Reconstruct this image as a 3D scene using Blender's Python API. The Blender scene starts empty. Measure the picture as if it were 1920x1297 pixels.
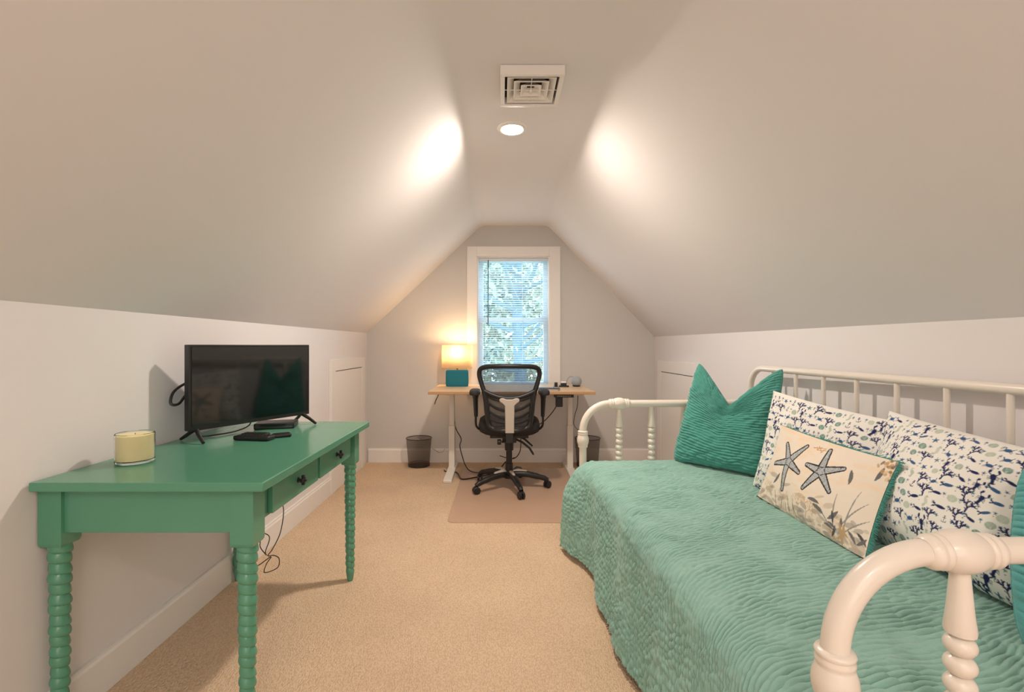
import bpy, math, random
import numpy as np
from mathutils import Vector, Matrix
random.seed(7); np.random.seed(7)
PI = math.pi
scene = bpy.context.scene
COL = scene.collection

# ------------------------------------------------------------------ camera
F_PX = 889.0
cam_d = bpy.data.cameras.new('camera')
cam = bpy.data.objects.new('camera', cam_d); COL.objects.link(cam)
cam.location = (0, 0, 1.14); cam.rotation_euler = (PI/2, 0, 0)
cam_d.sensor_width = 36.0; cam_d.lens = 36.0*F_PX/1920.0
cam_d.shift_x = 19/1920.0; cam_d.shift_y = -1.5/1920.0
cam_d.clip_start = 0.05; cam_d.clip_end = 200
scene.camera = cam

# ------------------------------------------------------------------ light, sky, exposure
scene.view_settings.view_transform = 'Standard'
scene.view_settings.look = 'None'
scene.view_settings.gamma = 1.0
scene.view_settings.use_curve_mapping = False
scene.view_settings.exposure = 1.12
world = bpy.data.worlds.new('sky'); scene.world = world; world.use_nodes = True
bg = world.node_tree.nodes['Background']
bg.inputs[0].default_value = (0.66, 0.85, 1.0, 1); bg.inputs[1].default_value = 4.0

CAN_POWER = 425.0      # radiance of the downlight lens
LAMP_POWER = 2.6
def area(name, loc, rot, sx, sy, power, color):
    l = bpy.data.lights.new(name, 'AREA'); l.shape = 'RECTANGLE'; l.size = sx; l.size_y = sy
    l.energy = power; l.color = color
    o = bpy.data.objects.new(name, l); COL.objects.link(o); o.location = loc; o.rotation_euler = rot
    return o
# added soft fill from behind the camera; no window is built there
area('rear_fill_soft', (0.1, -2.50, 1.35), (PI/2, 0, 0), 1.8, 1.6, 6.5, (1.0, 0.97, 0.97))
# added fill from above behind the camera, placed as an assumed second downlight
area('rear_fill_down', (0.055, -0.9, 2.295), (0, 0, 0), 0.13, 0.13, 6.0, (1.0, 0.86, 0.72))
# added unseen fill aimed upward to warm the near ceiling
area('rear_fill_up', (0.1, -1.35, 1.45), (PI, 0, 0), 0.35, 0.35, 14.0, (1.0, 0.88, 0.78))

# ------------------------------------------------------------------ room numbers
XL, YB, YF = -1.317, 4.63, -2.6
ZL, ZR, ZC = 1.258, 1.222, 2.307
CXL, CXR = -0.198, 0.448
def xr(y): return 1.489 + 0.0088*(YB-y)
ZT = 0.768            # standing desk top
ZQ = 0.505            # quilt top

# ------------------------------------------------------------------ materials
def lin(c):
    c = c/255.0
    return c/12.92 if c <= 0.04045 else ((c+0.055)/1.055)**2.4
def rgb(r, g, b): return (lin(r), lin(g), lin(b), 1)
def mat(name, col, rough=0.5, metal=0.0, spec=0.5, emit=None, estr=0.0, bump=None, mottling=None, trans=0.0, sheen=0.0, coat=0.0, attr=None, alpha=None, translucent=None):
    m = bpy.data.materials.new(name); m.use_nodes = True
    nt = m.node_tree; b = nt.nodes['Principled BSDF']
    b.inputs['Base Color'].default_value = col
    b.inputs['Roughness'].default_value = rough
    b.inputs['Metallic'].default_value = metal
    b.inputs['Specular IOR Level'].default_value = spec
    b.inputs['Transmission Weight'].default_value = trans
    b.inputs['Sheen Weight'].default_value = sheen
    b.inputs['Coat Weight'].default_value = coat
    if emit: b.inputs['Emission Color'].default_value = emit; b.inputs['Emission Strength'].default_value = estr
    tc = nt.nodes.new('ShaderNodeTexCoord')
    if mottling:
        sc, amt = mottling
        n = nt.nodes.new('ShaderNodeTexNoise'); n.inputs['Scale'].default_value = sc; n.inputs['Detail'].default_value = 4
        nt.links.new(tc.outputs['Object'], n.inputs['Vector'])
        mx = nt.nodes.new('ShaderNodeMix'); mx.data_type = 'RGBA'
        mx.inputs[6].default_value = tuple(c*(1-amt) for c in col[:3])+(1,)
        mx.inputs[7].default_value = tuple(min(1, c*(1+amt)) for c in col[:3])+(1,)
        nt.links.new(n.outputs['Fac'], mx.inputs[0]); nt.links.new(mx.outputs[2], b.inputs['Base Color'])
    if attr:
        a = nt.nodes.new('ShaderNodeAttribute'); a.attribute_name = attr
        nt.links.new(a.outputs['Color'], b.inputs['Base Color'])
    if bump:
        sc, st, dist = bump
        n = nt.nodes.new('ShaderNodeTexNoise'); n.inputs['Scale'].default_value = sc; n.inputs['Detail'].default_value = 3
        nt.links.new(tc.outputs['Object'], n.inputs['Vector'])
        bp = nt.nodes.new('ShaderNodeBump'); bp.inputs['Strength'].default_value = st; bp.inputs['Distance'].default_value = dist
        nt.links.new(n.outputs['Fac'], bp.inputs['Height']); nt.links.new(bp.outputs['Normal'], b.inputs['Normal'])
    if alpha is not None: b.inputs['Alpha'].default_value = alpha
    if translucent:
        out = nt.nodes['Material Output']
        t = nt.nodes.new('ShaderNodeBsdfTranslucent'); t.inputs[0].default_value = translucent[0]
        ms = nt.nodes.new('ShaderNodeMixShader'); ms.inputs[0].default_value = translucent[1]
        nt.links.new(b.outputs[0], ms.inputs[1]); nt.links.new(t.outputs[0], ms.inputs[2]); nt.links.new(ms.outputs[0], out.inputs[0])
    return m

M = {}
M['wall'] = mat('wall_paint', rgb(229, 225, 224), 0.75, spec=0.25, bump=(220, 0.05, 0.002), mottling=(0.7, 0.015))
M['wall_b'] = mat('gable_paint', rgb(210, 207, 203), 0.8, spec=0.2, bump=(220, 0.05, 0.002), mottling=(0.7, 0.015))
M['ceil'] = mat('ceiling_paint', rgb(231, 228, 228), 0.7, spec=0.2, bump=(160, 0.05, 0.002), mottling=(0.6, 0.012))
M['trim'] = mat('trim_paint', rgb(238, 234, 230), 0.4, spec=0.5)
M['crack'] = mat('dark_gap', rgb(38, 28, 22), 0.9)
M['green'] = mat('green_paint', rgb(86, 150, 122), 0.26, spec=0.5, mottling=(2.5, 0.05), bump=(45, 0.06, 0.002), coat=0.15)
M['black'] = mat('black_plastic', rgb(26, 25, 26), 0.42, spec=0.5)
M['blackmatte'] = mat('black_matte', rgb(30, 29, 30), 0.75, bump=(300, 0.2, 0.001))
M['screen'] = mat('tv_glass', rgb(10, 12, 13), 0.06, spec=0.75)
M['bedwhite'] = mat('cream_enamel', rgb(231, 222, 210), 0.28, spec=0.5, coat=0.2)
M['deskwhite'] = mat('white_powder_coat', rgb(228, 222, 212), 0.4)
M['wood'] = mat('pale_laminate', rgb(216, 186, 150), 0.35, mottling=(6, 0.07))
M['edge'] = mat('desk_edge', rgb(184, 144, 102), 0.45)
M['silver'] = mat('silver_plastic', rgb(186, 176, 164), 0.4, metal=0.25)
M['mat'] = mat('chair_mat_vinyl', rgb(196, 164, 140), 0.25, spec=0.5, mottling=(3, 0.05))
M['speaker'] = mat('teal_speaker_fabric', rgb(28, 116, 132), 0.85, bump=(600, 0.4, 0.001))
M['ball'] = mat('grey_mesh_fabric', rgb(160, 165, 170), 0.8, bump=(500, 0.4, 0.001))
M['navy'] = mat('navy_cover', rgb(38, 56, 82), 0.6)
M['glass'] = mat('window_glass', (1, 1, 1, 1), 0.0, trans=1.0)
M['glass'].node_tree.nodes['Principled BSDF'].inputs['IOR'].default_value = 1.05
M['cupglass'] = mat('clear_glass', (1, 1, 1, 1), 0.02, trans=1.0)
M['cupglass'].node_tree.nodes['Principled BSDF'].inputs['IOR'].default_value = 1.22
M['wax'] = mat('cream_wax', rgb(244, 232, 178), 0.5)
M['wax'].node_tree.nodes['Principled BSDF'].inputs['Subsurface Weight'].default_value = 0.3
M['wax'].node_tree.nodes['Principled BSDF'].inputs['Subsurface Radius'].default_value = (0.02, 0.012, 0.005)
M['wick'] = mat('wick', rgb(70, 50, 36), 0.9)
M['slat'] = mat('blind_slat', rgb(226, 236, 242), 0.5, translucent=((0.75, 0.88, 0.95, 1), 0.35))
M['wand'] = mat('wand', rgb(60, 88, 84), 0.3)
M['vinyl'] = mat('window_vinyl', rgb(214, 226, 236), 0.4)
M['shade'] = mat('lamp_shade_cloth', rgb(250, 232, 202), 0.8, translucent=((1.0, 0.88, 0.68, 1), 0.5), bump=(400, .1, .001))
M['brass'] = mat('lamp_metal', rgb(150, 120, 80), 0.35, metal=0.7)
M['bulb'] = mat('bulb', (1, 1, 1, 1), 0.5, emit=(1.0, 0.74, 0.46, 1), estr=12)
M['can'] = mat('downlight_lens', (1, 1, 1, 1), 0.5, emit=(1.0, 0.86, 0.74, 1), estr=CAN_POWER)
M['vent'] = mat('vent_metal', rgb(238, 232, 226), 0.4)
M['ventdark'] = mat('vent_dark', rgb(40, 34, 30), 0.9)
M['bark'] = mat('bark', rgb(70, 88, 98), 0.9, bump=(20, .6, .02))
M['leaf'] = mat('leaf', rgb(118, 132, 122), 0.7)
M['leaf2'] = mat('yellow_leaf', rgb(146, 146, 124), 0.7)
M['grass'] = mat('lawn', rgb(190, 196, 176), 0.95, mottling=(3, .2))  # made paler so that it bounces daylight up to the ceiling
M['ledg'] = mat('tiny_text', rgb(200, 200, 200), 0.5)

def carpet():
    m = bpy.data.materials.new('loop_carpet'); m.use_nodes = True
    nt = m.node_tree; b = nt.nodes['Principled BSDF']; L = nt.links.new
    b.inputs['Roughness'].default_value = 0.95; b.inputs['Specular IOR Level'].default_value = 0.1
    tc = nt.nodes.new('ShaderNodeTexCoord')
    mp = nt.nodes.new('ShaderNodeMapping'); mp.inputs['Scale'].default_value = (1.0, 0.55, 1); L(tc.outputs['Object'], mp.inputs[0])
    v = nt.nodes.new('ShaderNodeTexVoronoi'); v.inputs['Scale'].default_value = 210; L(mp.outputs[0], v.inputs[0])
    n = nt.nodes.new('ShaderNodeTexNoise'); n.inputs['Scale'].default_value = 60; n.inputs['Detail'].default_value = 5; L(mp.outputs[0], n.inputs[0])
    n2 = nt.nodes.new('ShaderNodeTexNoise'); n2.inputs['Scale'].default_value = 2.2; n2.inputs['Detail'].default_value = 3; L(tc.outputs['Object'], n2.inputs[0])
    r = nt.nodes.new('ShaderNodeValToRGB'); L(v.outputs['Distance'], r.inputs[0])
    r.color_ramp.elements[0].position = 0.1; r.color_ramp.elements[0].color = rgb(242, 216, 187)
    r.color_ramp.elements[1].position = 0.75; r.color_ramp.elements[1].color = rgb(218, 188, 156)
    mx = nt.nodes.new('ShaderNodeMix'); mx.data_type = 'RGBA'; mx.blend_type = 'MULTIPLY'; mx.inputs[0].default_value = 1
    r2 = nt.nodes.new('ShaderNodeValToRGB'); L(n2.outputs['Fac'], r2.inputs[0])
    r2.color_ramp.elements[0].position = .3; r2.color_ramp.elements[0].color = (.90, .90, .90, 1)
    r2.color_ramp.elements[1].position = .7; r2.color_ramp.elements[1].color = (1, 1, 1, 1)
    L(r.outputs[0], mx.inputs[6]); L(r2.outputs[0], mx.inputs[7]); L(mx.outputs[2], b.inputs['Base Color'])
    ad = nt.nodes.new('ShaderNodeMath'); ad.operation = 'SUBTRACT'; L(n.outputs['Fac'], ad.inputs[0]); L(v.outputs['Distance'], ad.inputs[1])
    bp = nt.nodes.new('ShaderNodeBump'); bp.inputs['Strength'].default_value = .8; bp.inputs['Distance'].default_value = .006
    L(ad.outputs[0], bp.inputs['Height']); L(bp.outputs[0], b.inputs['Normal'])
    return m
M['carpet'] = carpet()

def quilt_mat(name, c):
    m = mat(name, c, 0.8, spec=0.2, sheen=0.25, bump=(260, 0.5, 0.0015))
    return m
M['quilt'] = quilt_mat('seafoam_quilt', rgb(142, 185, 173))
M['teal'] = quilt_mat('teal_velvet', rgb(80, 156, 144))
M['teal_near'] = quilt_mat('aqua_velvet', rgb(84, 166, 164))
M['print'] = mat('sea_print_cotton', (1, 1, 1, 1), 0.85, spec=.15, attr='Col', bump=(500, .2, .001))
M['mesh'] = mat('chair_mesh', rgb(60, 64, 74), 0.7, alpha=0.42)
M['mesh2'] = mat('chair_mesh_low', rgb(120, 116, 114), 0.7, alpha=0.5)
M['basket'] = mat('wire_mesh', rgb(110, 98, 88), 0.6, metal=.2, alpha=0.27)
M['basketrim'] = mat('wire_rim', rgb(60, 50, 44), 0.4, metal=.5)
M['mattress'] = mat('mattress_ticking', rgb(224, 220, 212), 0.9)

# ------------------------------------------------------------------ helpers
class MB:
    def __init__(s): s.v = []; s.f = []; s.mi = []
    def add(s, V, Fs, mi=0):
        k = len(s.v); s.v += [tuple(p) for p in V]
        s.f += [tuple(i+k for i in f) for f in Fs]; s.mi += [mi]*len(Fs); return s
    def box(s, c, d, rot=None, mi=0, taper=None):
        V = []
        for sx in (-.5, .5):
            for sy in (-.5, .5):
                for sz in (-.5, .5):
                    tx = 1
                    if taper and sz < 0: tx = taper
                    p = Vector((sx*d[0]*tx, sy*d[1]*tx, sz*d[2]))
                    if rot is not None: p = rot @ p
                    V.append(p+Vector(c))
        s.add(V, [(0,1,3,2),(4,6,7,5),(0,4,5,1),(2,3,7,6),(0,2,6,4),(1,5,7,3)], mi); return s
    def bb(s, x0, x1, y0, y1, z0, z1, mi=0):
        return s.box(((x0+x1)/2, (y0+y1)/2, (z0+z1)/2), (x1-x0, y1-y0, z1-z0), mi=mi)
    def tube(s, pts, r, n=12, closed=False, cap=True, mi=0, flat=None):
        P = [Vector(p) for p in pts]; N = len(P)
        R = r if hasattr(r, '__len__') else [r]*N
        T = []
        for i in range(N):
            a = P[(i-1) % N] if (closed or i > 0) else P[i]
            b = P[(i+1) % N] if (closed or i < N-1) else P[i]
            t = (b-a); T.append(t.normalized() if t.length > 1e-9 else (T[-1] if T else Vector((0,0,1))))
        up = Vector((0,0,1)) if abs(T[0].z) < 0.9 else Vector((1,0,0))
        nrm = (up - T[0]*up.dot(T[0])).normalized()
        V = []; Fs = []
        for i in range(N):
            nrm = (nrm - T[i]*nrm.dot(T[i]))
            nrm = nrm.normalized() if nrm.length > 1e-6 else T[i].orthogonal().normalized()
            bn = T[i].cross(nrm)
            fl = flat or 1.0
            for k in range(n):
                a = 2*PI*k/n
                V.append(P[i]+nrm*(math.cos(a)*R[i])+bn*(math.sin(a)*R[i]*fl))
        for i in range(N if closed else N-1):
            j = (i+1) % N
            for k in range(n):
                l = (k+1) % n
                Fs.append((i*n+k, i*n+l, j*n+l, j*n+k))
        if cap and not closed:
            Fs.append(tuple(range(n-1, -1, -1))); Fs.append(tuple((N-1)*n+k for k in range(n)))
        return s.add(V, Fs, mi)
    def lathe(s, prof, c=(0,0,0), axis='z', n=24, mi=0, cap=True):
        ax = {'z': (0,0,1), 'x': (1,0,0), 'y': (0,1,0)}[axis] if isinstance(axis, str) else axis
        q = Vector((0,0,1)).rotation_difference(Vector(ax)); V = []; Fs = []
        for (r, z) in prof:
            for k in range(n):
                a = 2*PI*k/n
                V.append(Vector(c)+q @ Vector((r*math.cos(a), r*math.sin(a), z)))
        for i in range(len(prof)-1):
            for k in range(n):
                l = (k+1) % n; Fs.append((i*n+k, i*n+l, (i+1)*n+l, (i+1)*n+k))
        if cap: Fs.append(tuple(range(n-1, -1, -1))); Fs.append(tuple((len(prof)-1)*n+k for k in range(n)))
        return s.add(V, Fs, mi)
    def prism(s, poly, axis, a0, a1, mi=0):
        n = len(poly); V = []
        for a in (a0, a1):
            for (p, q) in poly:
                V.append({'x': (a, p, q), 'y': (p, a, q), 'z': (p, q, a)}[axis])
        Fs = [tuple(range(n)), tuple(range(2*n-1, n-1, -1))]
        for i in range(n):
            j = (i+1) % n; Fs.append((i, i+n, j+n, j))
        return s.add(V, Fs, mi)
    def sphere(s, c, r, n=20, m=12, sc=(1,1,1), mi=0):
        V = []; Fs = []
        for i in range(m+1):
            t = PI*i/m
            for k in range(n):
                a = 2*PI*k/n
                V.append((c[0]+r*sc[0]*math.sin(t)*math.cos(a), c[1]+r*sc[1]*math.sin(t)*math.sin(a), c[2]+r*sc[2]*math.cos(t)))
        for i in range(m):
            for k in range(n):
                l = (k+1) % n; Fs.append((i*n+k, (i+1)*n+k, (i+1)*n+l, i*n+l))
        return s.add(V, Fs, mi)
    def build(s, name, m, parent=None, smooth=True, bev=0.0, ang=35, solid=0.0, sub=0, recalc=True):
        me = bpy.data.meshes.new(name); me.from_pydata([tuple(p) for p in s.v], [], s.f); me.update()
        ms = m if isinstance(m, (list, tuple)) else [m]
        for x in ms: me.materials.append(M[x] if isinstance(x, str) else x)
        if len(ms) > 1: me.polygons.foreach_set('material_index', s.mi)
        if recalc:
            import bmesh
            b = bmesh.new(); b.from_mesh(me); bmesh.ops.recalc_face_normals(b, faces=b.faces); b.to_mesh(me); b.free()
        if smooth:
            me.polygons.foreach_set('use_smooth', [True]*len(me.polygons))
            me.set_sharp_from_angle(angle=math.radians(ang))
        o = bpy.data.objects.new(name, me); COL.objects.link(o)
        if parent: o.parent = parent
        if solid: d = o.modifiers.new('solid', 'SOLIDIFY'); d.thickness = solid; d.offset = 0
        if bev:
            d = o.modifiers.new('bevel', 'BEVEL'); d.width = bev; d.segments = 3; d.limit_method = 'ANGLE'; d.angle_limit = math.radians(40)
        if sub: d = o.modifiers.new('sub', 'SUBSURF'); d.levels = sub; d.render_levels = sub
        return o
def tag(o, label=None, cat=None, group=None, kind=None):
    if label: o['label'] = label
    if cat: o['category'] = cat
    if group: o['group'] = group
    if kind: o['kind'] = kind
    return o
def thing(name, label, cat, loc=(0,0,0), rz=0, group=None):
    o = bpy.data.objects.new(name, None); COL.objects.link(o); o.empty_display_size = .1
    o.location = loc; o.rotation_euler = (0, 0, rz); return tag(o, label, cat, group)
def struct(mb, name, m, label, parent=None, **k):
    o = mb.build(name, m, parent, **k)
    if not parent: tag(o, label, name.split('_')[0], kind='structure')
    return o
def catmull(pts, n=8, closed=False):
    P = [Vector(p) for p in pts]; N = len(P); out = []
    rng = range(N) if closed else range(N-1)
    for i in rng:
        g = (lambda k: P[k % N]) if closed else (lambda k: P[max(0, min(N-1, k))])
        p0, p1, p2, p3 = g(i-1), g(i), g(i+1), g(i+2)
        for j in range(n):
            t = j/n
            out.append(0.5*((2*p1)+(p2-p0)*t+(2*p0-5*p1+4*p2-p3)*t*t+(3*p1-3*p2+p3-p0)*t**3))
    if not closed: out.append(P[-1])
    return out
def local_copy(o, loc):   # move a single mesh's origin to its base
    o.location = loc
    return o
def origin_to(o, loc):
    lv = Vector(loc); o.data.transform(Matrix.Translation(-lv)); o.location = lv; return o

# ------------------------------------------------------------------ the setting
f = MB(); f.bb(XL-.1, 1.65, YF-.1, YB+.12, -0.1, 0.0)
fl = struct(f, 'floor', 'carpet', 'beige looped carpet floor', smooth=False)
w = MB(); w.bb(XL-.1, XL, YF-.1, YB+.12, 0, ZL+.06)
struct(w, 'wall_left', 'wall', 'low white knee wall on the left', smooth=False)
w = MB(); x0, x1 = xr(YB+.12), xr(YF-.1)
w.add([(x0,YB+.12,0),(x1,YF-.1,0),(x1+.1,YF-.1,0),(x0+.1,YB+.12,0),(x0,YB+.12,ZR+.06),(x1,YF-.1,ZR+.06),(x1+.1,YF-.1,ZR+.06),(x0+.1,YB+.12,ZR+.06)],
      [(0,1,2,3),(4,7,6,5),(0,4,5,1),(1,5,6,2),(2,6,7,3),(3,7,4,0)])
struct(w, 'wall_right', 'wall', 'low white knee wall on the right', smooth=False)
# ceiling: two slopes and a narrow flat with softly rounded creases, 6 cm thick
def ceil_profile(xrv):
    def rc(a, b, c, r):   # rounded corner
        a, b, c = Vector(a), Vector(b), Vector(c)
        u = (a-b).normalized(); w_ = (c-b).normalized(); p, q = b+u*r, b+w_*r
        return [tuple((1-t)**2*p+2*t*(1-t)*b+t*t*q) for t in [i/8 for i in range(9)]]
    A, B, C, D = (XL, ZL), (CXL, ZC), (CXR, ZC), (xrv, ZR)
    return [A]+rc(A, B, C, .05)+rc(B, C, D, .05)+[D]
cm = MB(); V = []; Fs = []; ys = [YF-.1, YB+.12]
profs = [ceil_profile(xr(y)) for y in ys]; n = len(profs[0])
for j, y in enumerate(ys):
    V += [(p[0], y, p[1]) for p in profs[j]]
for j, y in enumerate(ys):
    V += [(p[0]*1.06, y, p[1]+.08) for p in profs[j]]
for i in range(n-1):
    Fs += [(i, i+1, n+i+1, n+i), (2*n+i, 3*n+i, 3*n+i+1, 2*n+i+1), (i, 2*n+i, 2*n+i+1, i+1), (n+i, n+i+1, 3*n+i+1, 3*n+i)]
Fs += [(0, n, 3*n, 2*n), (n-1, 3*n-1, 4*n-1, 2*n-1)]
cm.add(V, Fs); struct(cm, 'ceiling', 'ceil', 'vaulted white attic ceiling with narrow flat strip', ang=60)

# gable wall with window opening
WX0, WX1, WZ0, WZ1 = -0.241, 0.466, 0.72, 2.006
w = MB()
w.bb(XL-.1, WX0, YB, YB+.12, 0, 2.4); w.bb(WX1, 1.65, YB, YB+.12, 0, 2.4)
w.bb(WX0, WX1, YB, YB+.12, 0, WZ0); w.bb(WX0, WX1, YB, YB+.12, WZ1, 2.4)
struct(w, 'wall_back', 'wall_b', 'grey gable wall around the window', smooth=False)
w = MB(); w.bb(XL-.1, 1.65, YF-.1, YF, 0, 2.4)
struct(w, 'wall_front', 'wall', 'gable wall behind the photographer', smooth=False)

# baseboards
def board(name, label, pts):
    m = MB(); m.prism(pts[0], pts[1], pts[2], pts[3]); return struct(m, name, 'trim', label, bev=.002)
bp = [(0,0), (.016,0), (.016,.118), (.011,.126), (.011,.135), (0,.135)]
m = MB(); m.prism([(XL+a, z) for a, z in bp], 'y', YF, 3.61); struct(m, 'baseboard_left', 'trim', 'white baseboard along left wall', smooth=False)
m = MB(); m.prism([(YB-a, z) for a, z in bp], 'x', XL+.016, xr(YB)-.016); struct(m, 'baseboard_back', 'trim', 'white baseboard under the window wall', smooth=False)
m = MB(); n = len(bp)
V = [(xr(y)-a, y, z) for y in (YF, 3.577) for a, z in bp]
m.add(V, [tuple(range(n)), tuple(range(2*n-1, n-1, -1))]+[(i, i+n, (i+1) % n+n, (i+1) % n) for i in range(n)])
struct(m, 'baseboard_right', 'trim', 'white baseboard along right wall', smooth=False)

# small knee-wall access doors
def access(name, side, ya, yb, zt, zc, label):
    # built on a local frame: local x = distance out of wall
    r = thing(name, label, 'door', (XL if side < 0 else xr((ya+yb)/2), 0, 0)); r['kind'] = 'structure'
    s = 1 if side < 0 else -1
    if side > 0: r.location = (xr(0), 0, 0); r.rotation_euler = (0, 0, .0088)
    def bx(mb, a0, a1, y0, y1, z0, z1):
        mb.bb(min(s*a0, s*a1), max(s*a0, s*a1), y0, y1, z0, z1)
    c = MB(); wd = .09
    bx(c, 0, .022, ya, yb, zc+.004, zt)
    bx(c, 0, .022, ya, ya+wd, 0.0, zc+.004); bx(c, 0, .022, yb-wd, yb, 0.0, zc+.004)
    c.build('casing', 'trim', r, bev=.002)
    p = MB(); bx(p, .002, .019, ya+wd+.003, yb-wd-.003, .001, zc-.002); p.build('panel', 'trim', r, bev=.0015)
    g = MB(); bx(g, 0.0, .0145, ya+wd, yb-wd, .0, zc+.003); g.build('gap', 'crack', r, smooth=False)
access('door_1', -1, 3.61, 4.49, 1.028, .935, 'white access door in the left knee wall')
access('door_2', 1, 3.577, 4.48, 1.0, .895, 'white access door in the right knee wall')

# window
win = thing('window_1', 'white double hung window in the gable wall', 'window', ((WX0+WX1)/2, YB, WZ0)); win['kind'] = 'structure'
def wl(mb): return mb
hw = (WX1-WX0)/2; hh = WZ1-WZ0
c = MB()
c.bb(-hw-.098, -hw, -.02, 0, -.06, hh+.095); c.bb(hw, hw+.103, -.02, 0, -.06, hh+.095); c.bb(-hw, hw, -.02, 0, hh, hh+.095)
c.build('casing', 'trim', win, bev=.002)
c = MB(); c.bb(-hw-.11, hw+.115, -.045, .03, -.022, 0); c.build('sill', 'trim', win, bev=.003)
c = MB(); t = .012
c.bb(-hw, -hw+t, 0, .12, 0, hh); c.bb(hw-t, hw, 0, .12, 0, hh); c.bb(-hw+t, hw-t, 0, .12, hh-t, hh); c.bb(-hw+t, hw-t, .03, .12, 0, t)
c.build('jamb', 'trim', win, smooth=False)
zm = 1.37-WZ0
def sash(y, z0, z1):
    c = MB(); a, b = -hw+t, hw-t; s_ = .045
    c.bb(a, a+s_, y, y+.03, z0, z1); c.bb(b-s_, b, y, y+.03, z0, z1)
    c.bb(a+s_, b-s_, y, y+.03, z0, z0+s_); c.bb(a+s_, b-s_, y, y+.03, z1-.035, z1)
    o = c.build('sash', 'vinyl', win, bev=.003)
    g = MB(); g.bb(a+s_, b-s_, y+.013, y+.017, z0+s_, z1-.035); g.build('pane', 'glass', o, smooth=False)
sash(.085, zm, hh-t); sash(.05, t, zm+.03)

# venetian blind
bl = thing('venetian_blind', 'pale mini blind hanging in front of the gable window', 'blind', ((WX0+WX1)/2, YB+.022, WZ0+.03))
H = WZ1-WZ0-.045
c = MB(); c.bb(-hw+.016, hw-.016, -.014, .014, H-.03, H); c.build('headrail', 'vinyl', bl, bev=.002)
c = MB(); c.bb(-hw+.02, hw-.02, -.012, .012, 0.0, .014); c.build('bottom_rail', 'vinyl', bl, bev=.003)
c = MB(); z = .035; ang = math.radians(-6)
while z < H-.04:
    P = []
    for k in range(5):
        s_ = -1+2*k/4; x_ = .0125*s_; cr = .0016*(1-s_*s_)
        P.append((x_*math.cos(ang), x_*math.sin(ang)+cr))
    V = [(xx, py, z+pz) for xx in (-hw+.02, hw-.02) for (py, pz) in P]
    c.add(V, [(i, i+1, 5+i+1, 5+i) for i in range(4)]); z += .0215
c.build('slats', 'slat', bl, recalc=False)
for x_ in (-.27, 0.09, .27):
    c = MB(); c.tube([(x_, -.015, .01), (x_, -.015, H-.02)], .0012, 6); c.tube([(x_, .015, .01), (x_, .015, H-.02)], .0012, 6); c.build('ladder_cord', 'vinyl', bl)
c = MB(); c.tube([(-.245, -.022, H-.02), (-.247, -.026, H-.66)], .0048, 8); c.build('wand', 'wand', bl)

# outside: ground, trees, shrub
g = MB(); g.bb(-30, 30, 5.2, 60, -3.3, -3.0); o = g.build('ground', 'grass', smooth=False); tag(o, 'pale lawn outside far below the window', 'ground', kind='structure')
def tree(loc, h, tr, rad, nl, label, leafm, seed, group=None, crown=.45, lsz=.16):
    rn = random.Random(seed)
    r = thing('tree', label, 'tree', loc, 0, group)
    c = MB(); c.tube(catmull([(0,0,-.1), (.05,0,h*.3), (-.06,.05,h*.6), (.05,0,h)], 6), [tr*(1-.75*i/18) for i in range(19)], 10)
    tips = []
    for k in range(26):
        z0 = h*(crown-.1+ (1.0-crown)*k/26); a = rn.uniform(0, 2*PI); L = rad*rn.uniform(.5, 1)
        e = (L*math.cos(a), L*math.sin(a), z0+L*rn.uniform(.2, .8)); mid = (e[0]*.5, e[1]*.5, z0+(e[2]-z0)*.35)
        c.tube(catmull([(0,0,z0), mid, e], 4), [tr*.3*(1-.8*i/8) for i in range(9)], 6); tips += [mid, e]
    c.build('trunk', 'bark', r)
    lf = MB()
    for k in range(nl):
        t_ = rn.choice(tips); s_ = rad*.32
        p = Vector((t_[0]+rn.gauss(0, s_), t_[1]+rn.gauss(0, s_), t_[2]+rn.gauss(0, s_)))
        d1 = Vector([rn.gauss(0,1) for _ in range(3)]).normalized(); d2 = d1.orthogonal().normalized(); s2 = lsz*rn.uniform(.5, 1)
        lf.add([p-d1*s2, p+d2*s2*.45, p+d1*s2, p-d2*s2*.45], [(0,1,2,3)])
    lf.build('foliage', leafm, r, smooth=False, recalc=False)
tree((0.40, 10.5, -3.0), 8.5, .21, 2.2, 700, 'bare-trunked tree standing right outside the window', 'leaf', 3, crown=.5, lsz=.10)
tree((-1.6, 14.0, -3.0), 8.0, .2, 2.6, 7000, 'leafy green tree at the left behind the blind', 'leaf', 5, lsz=.15)
tree((2.6, 15.0, -3.0), 7.5, .2, 2.6, 6000, 'yellowish leafy tree at the right behind the blind', 'leaf2', 8, lsz=.15)
tree((0.0, 21.0, -3.0), 8.5, .2, 3.4, 7000, 'farthest pale tree low in the window view', 'leaf2', 9, crown=.3, lsz=.2)

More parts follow.
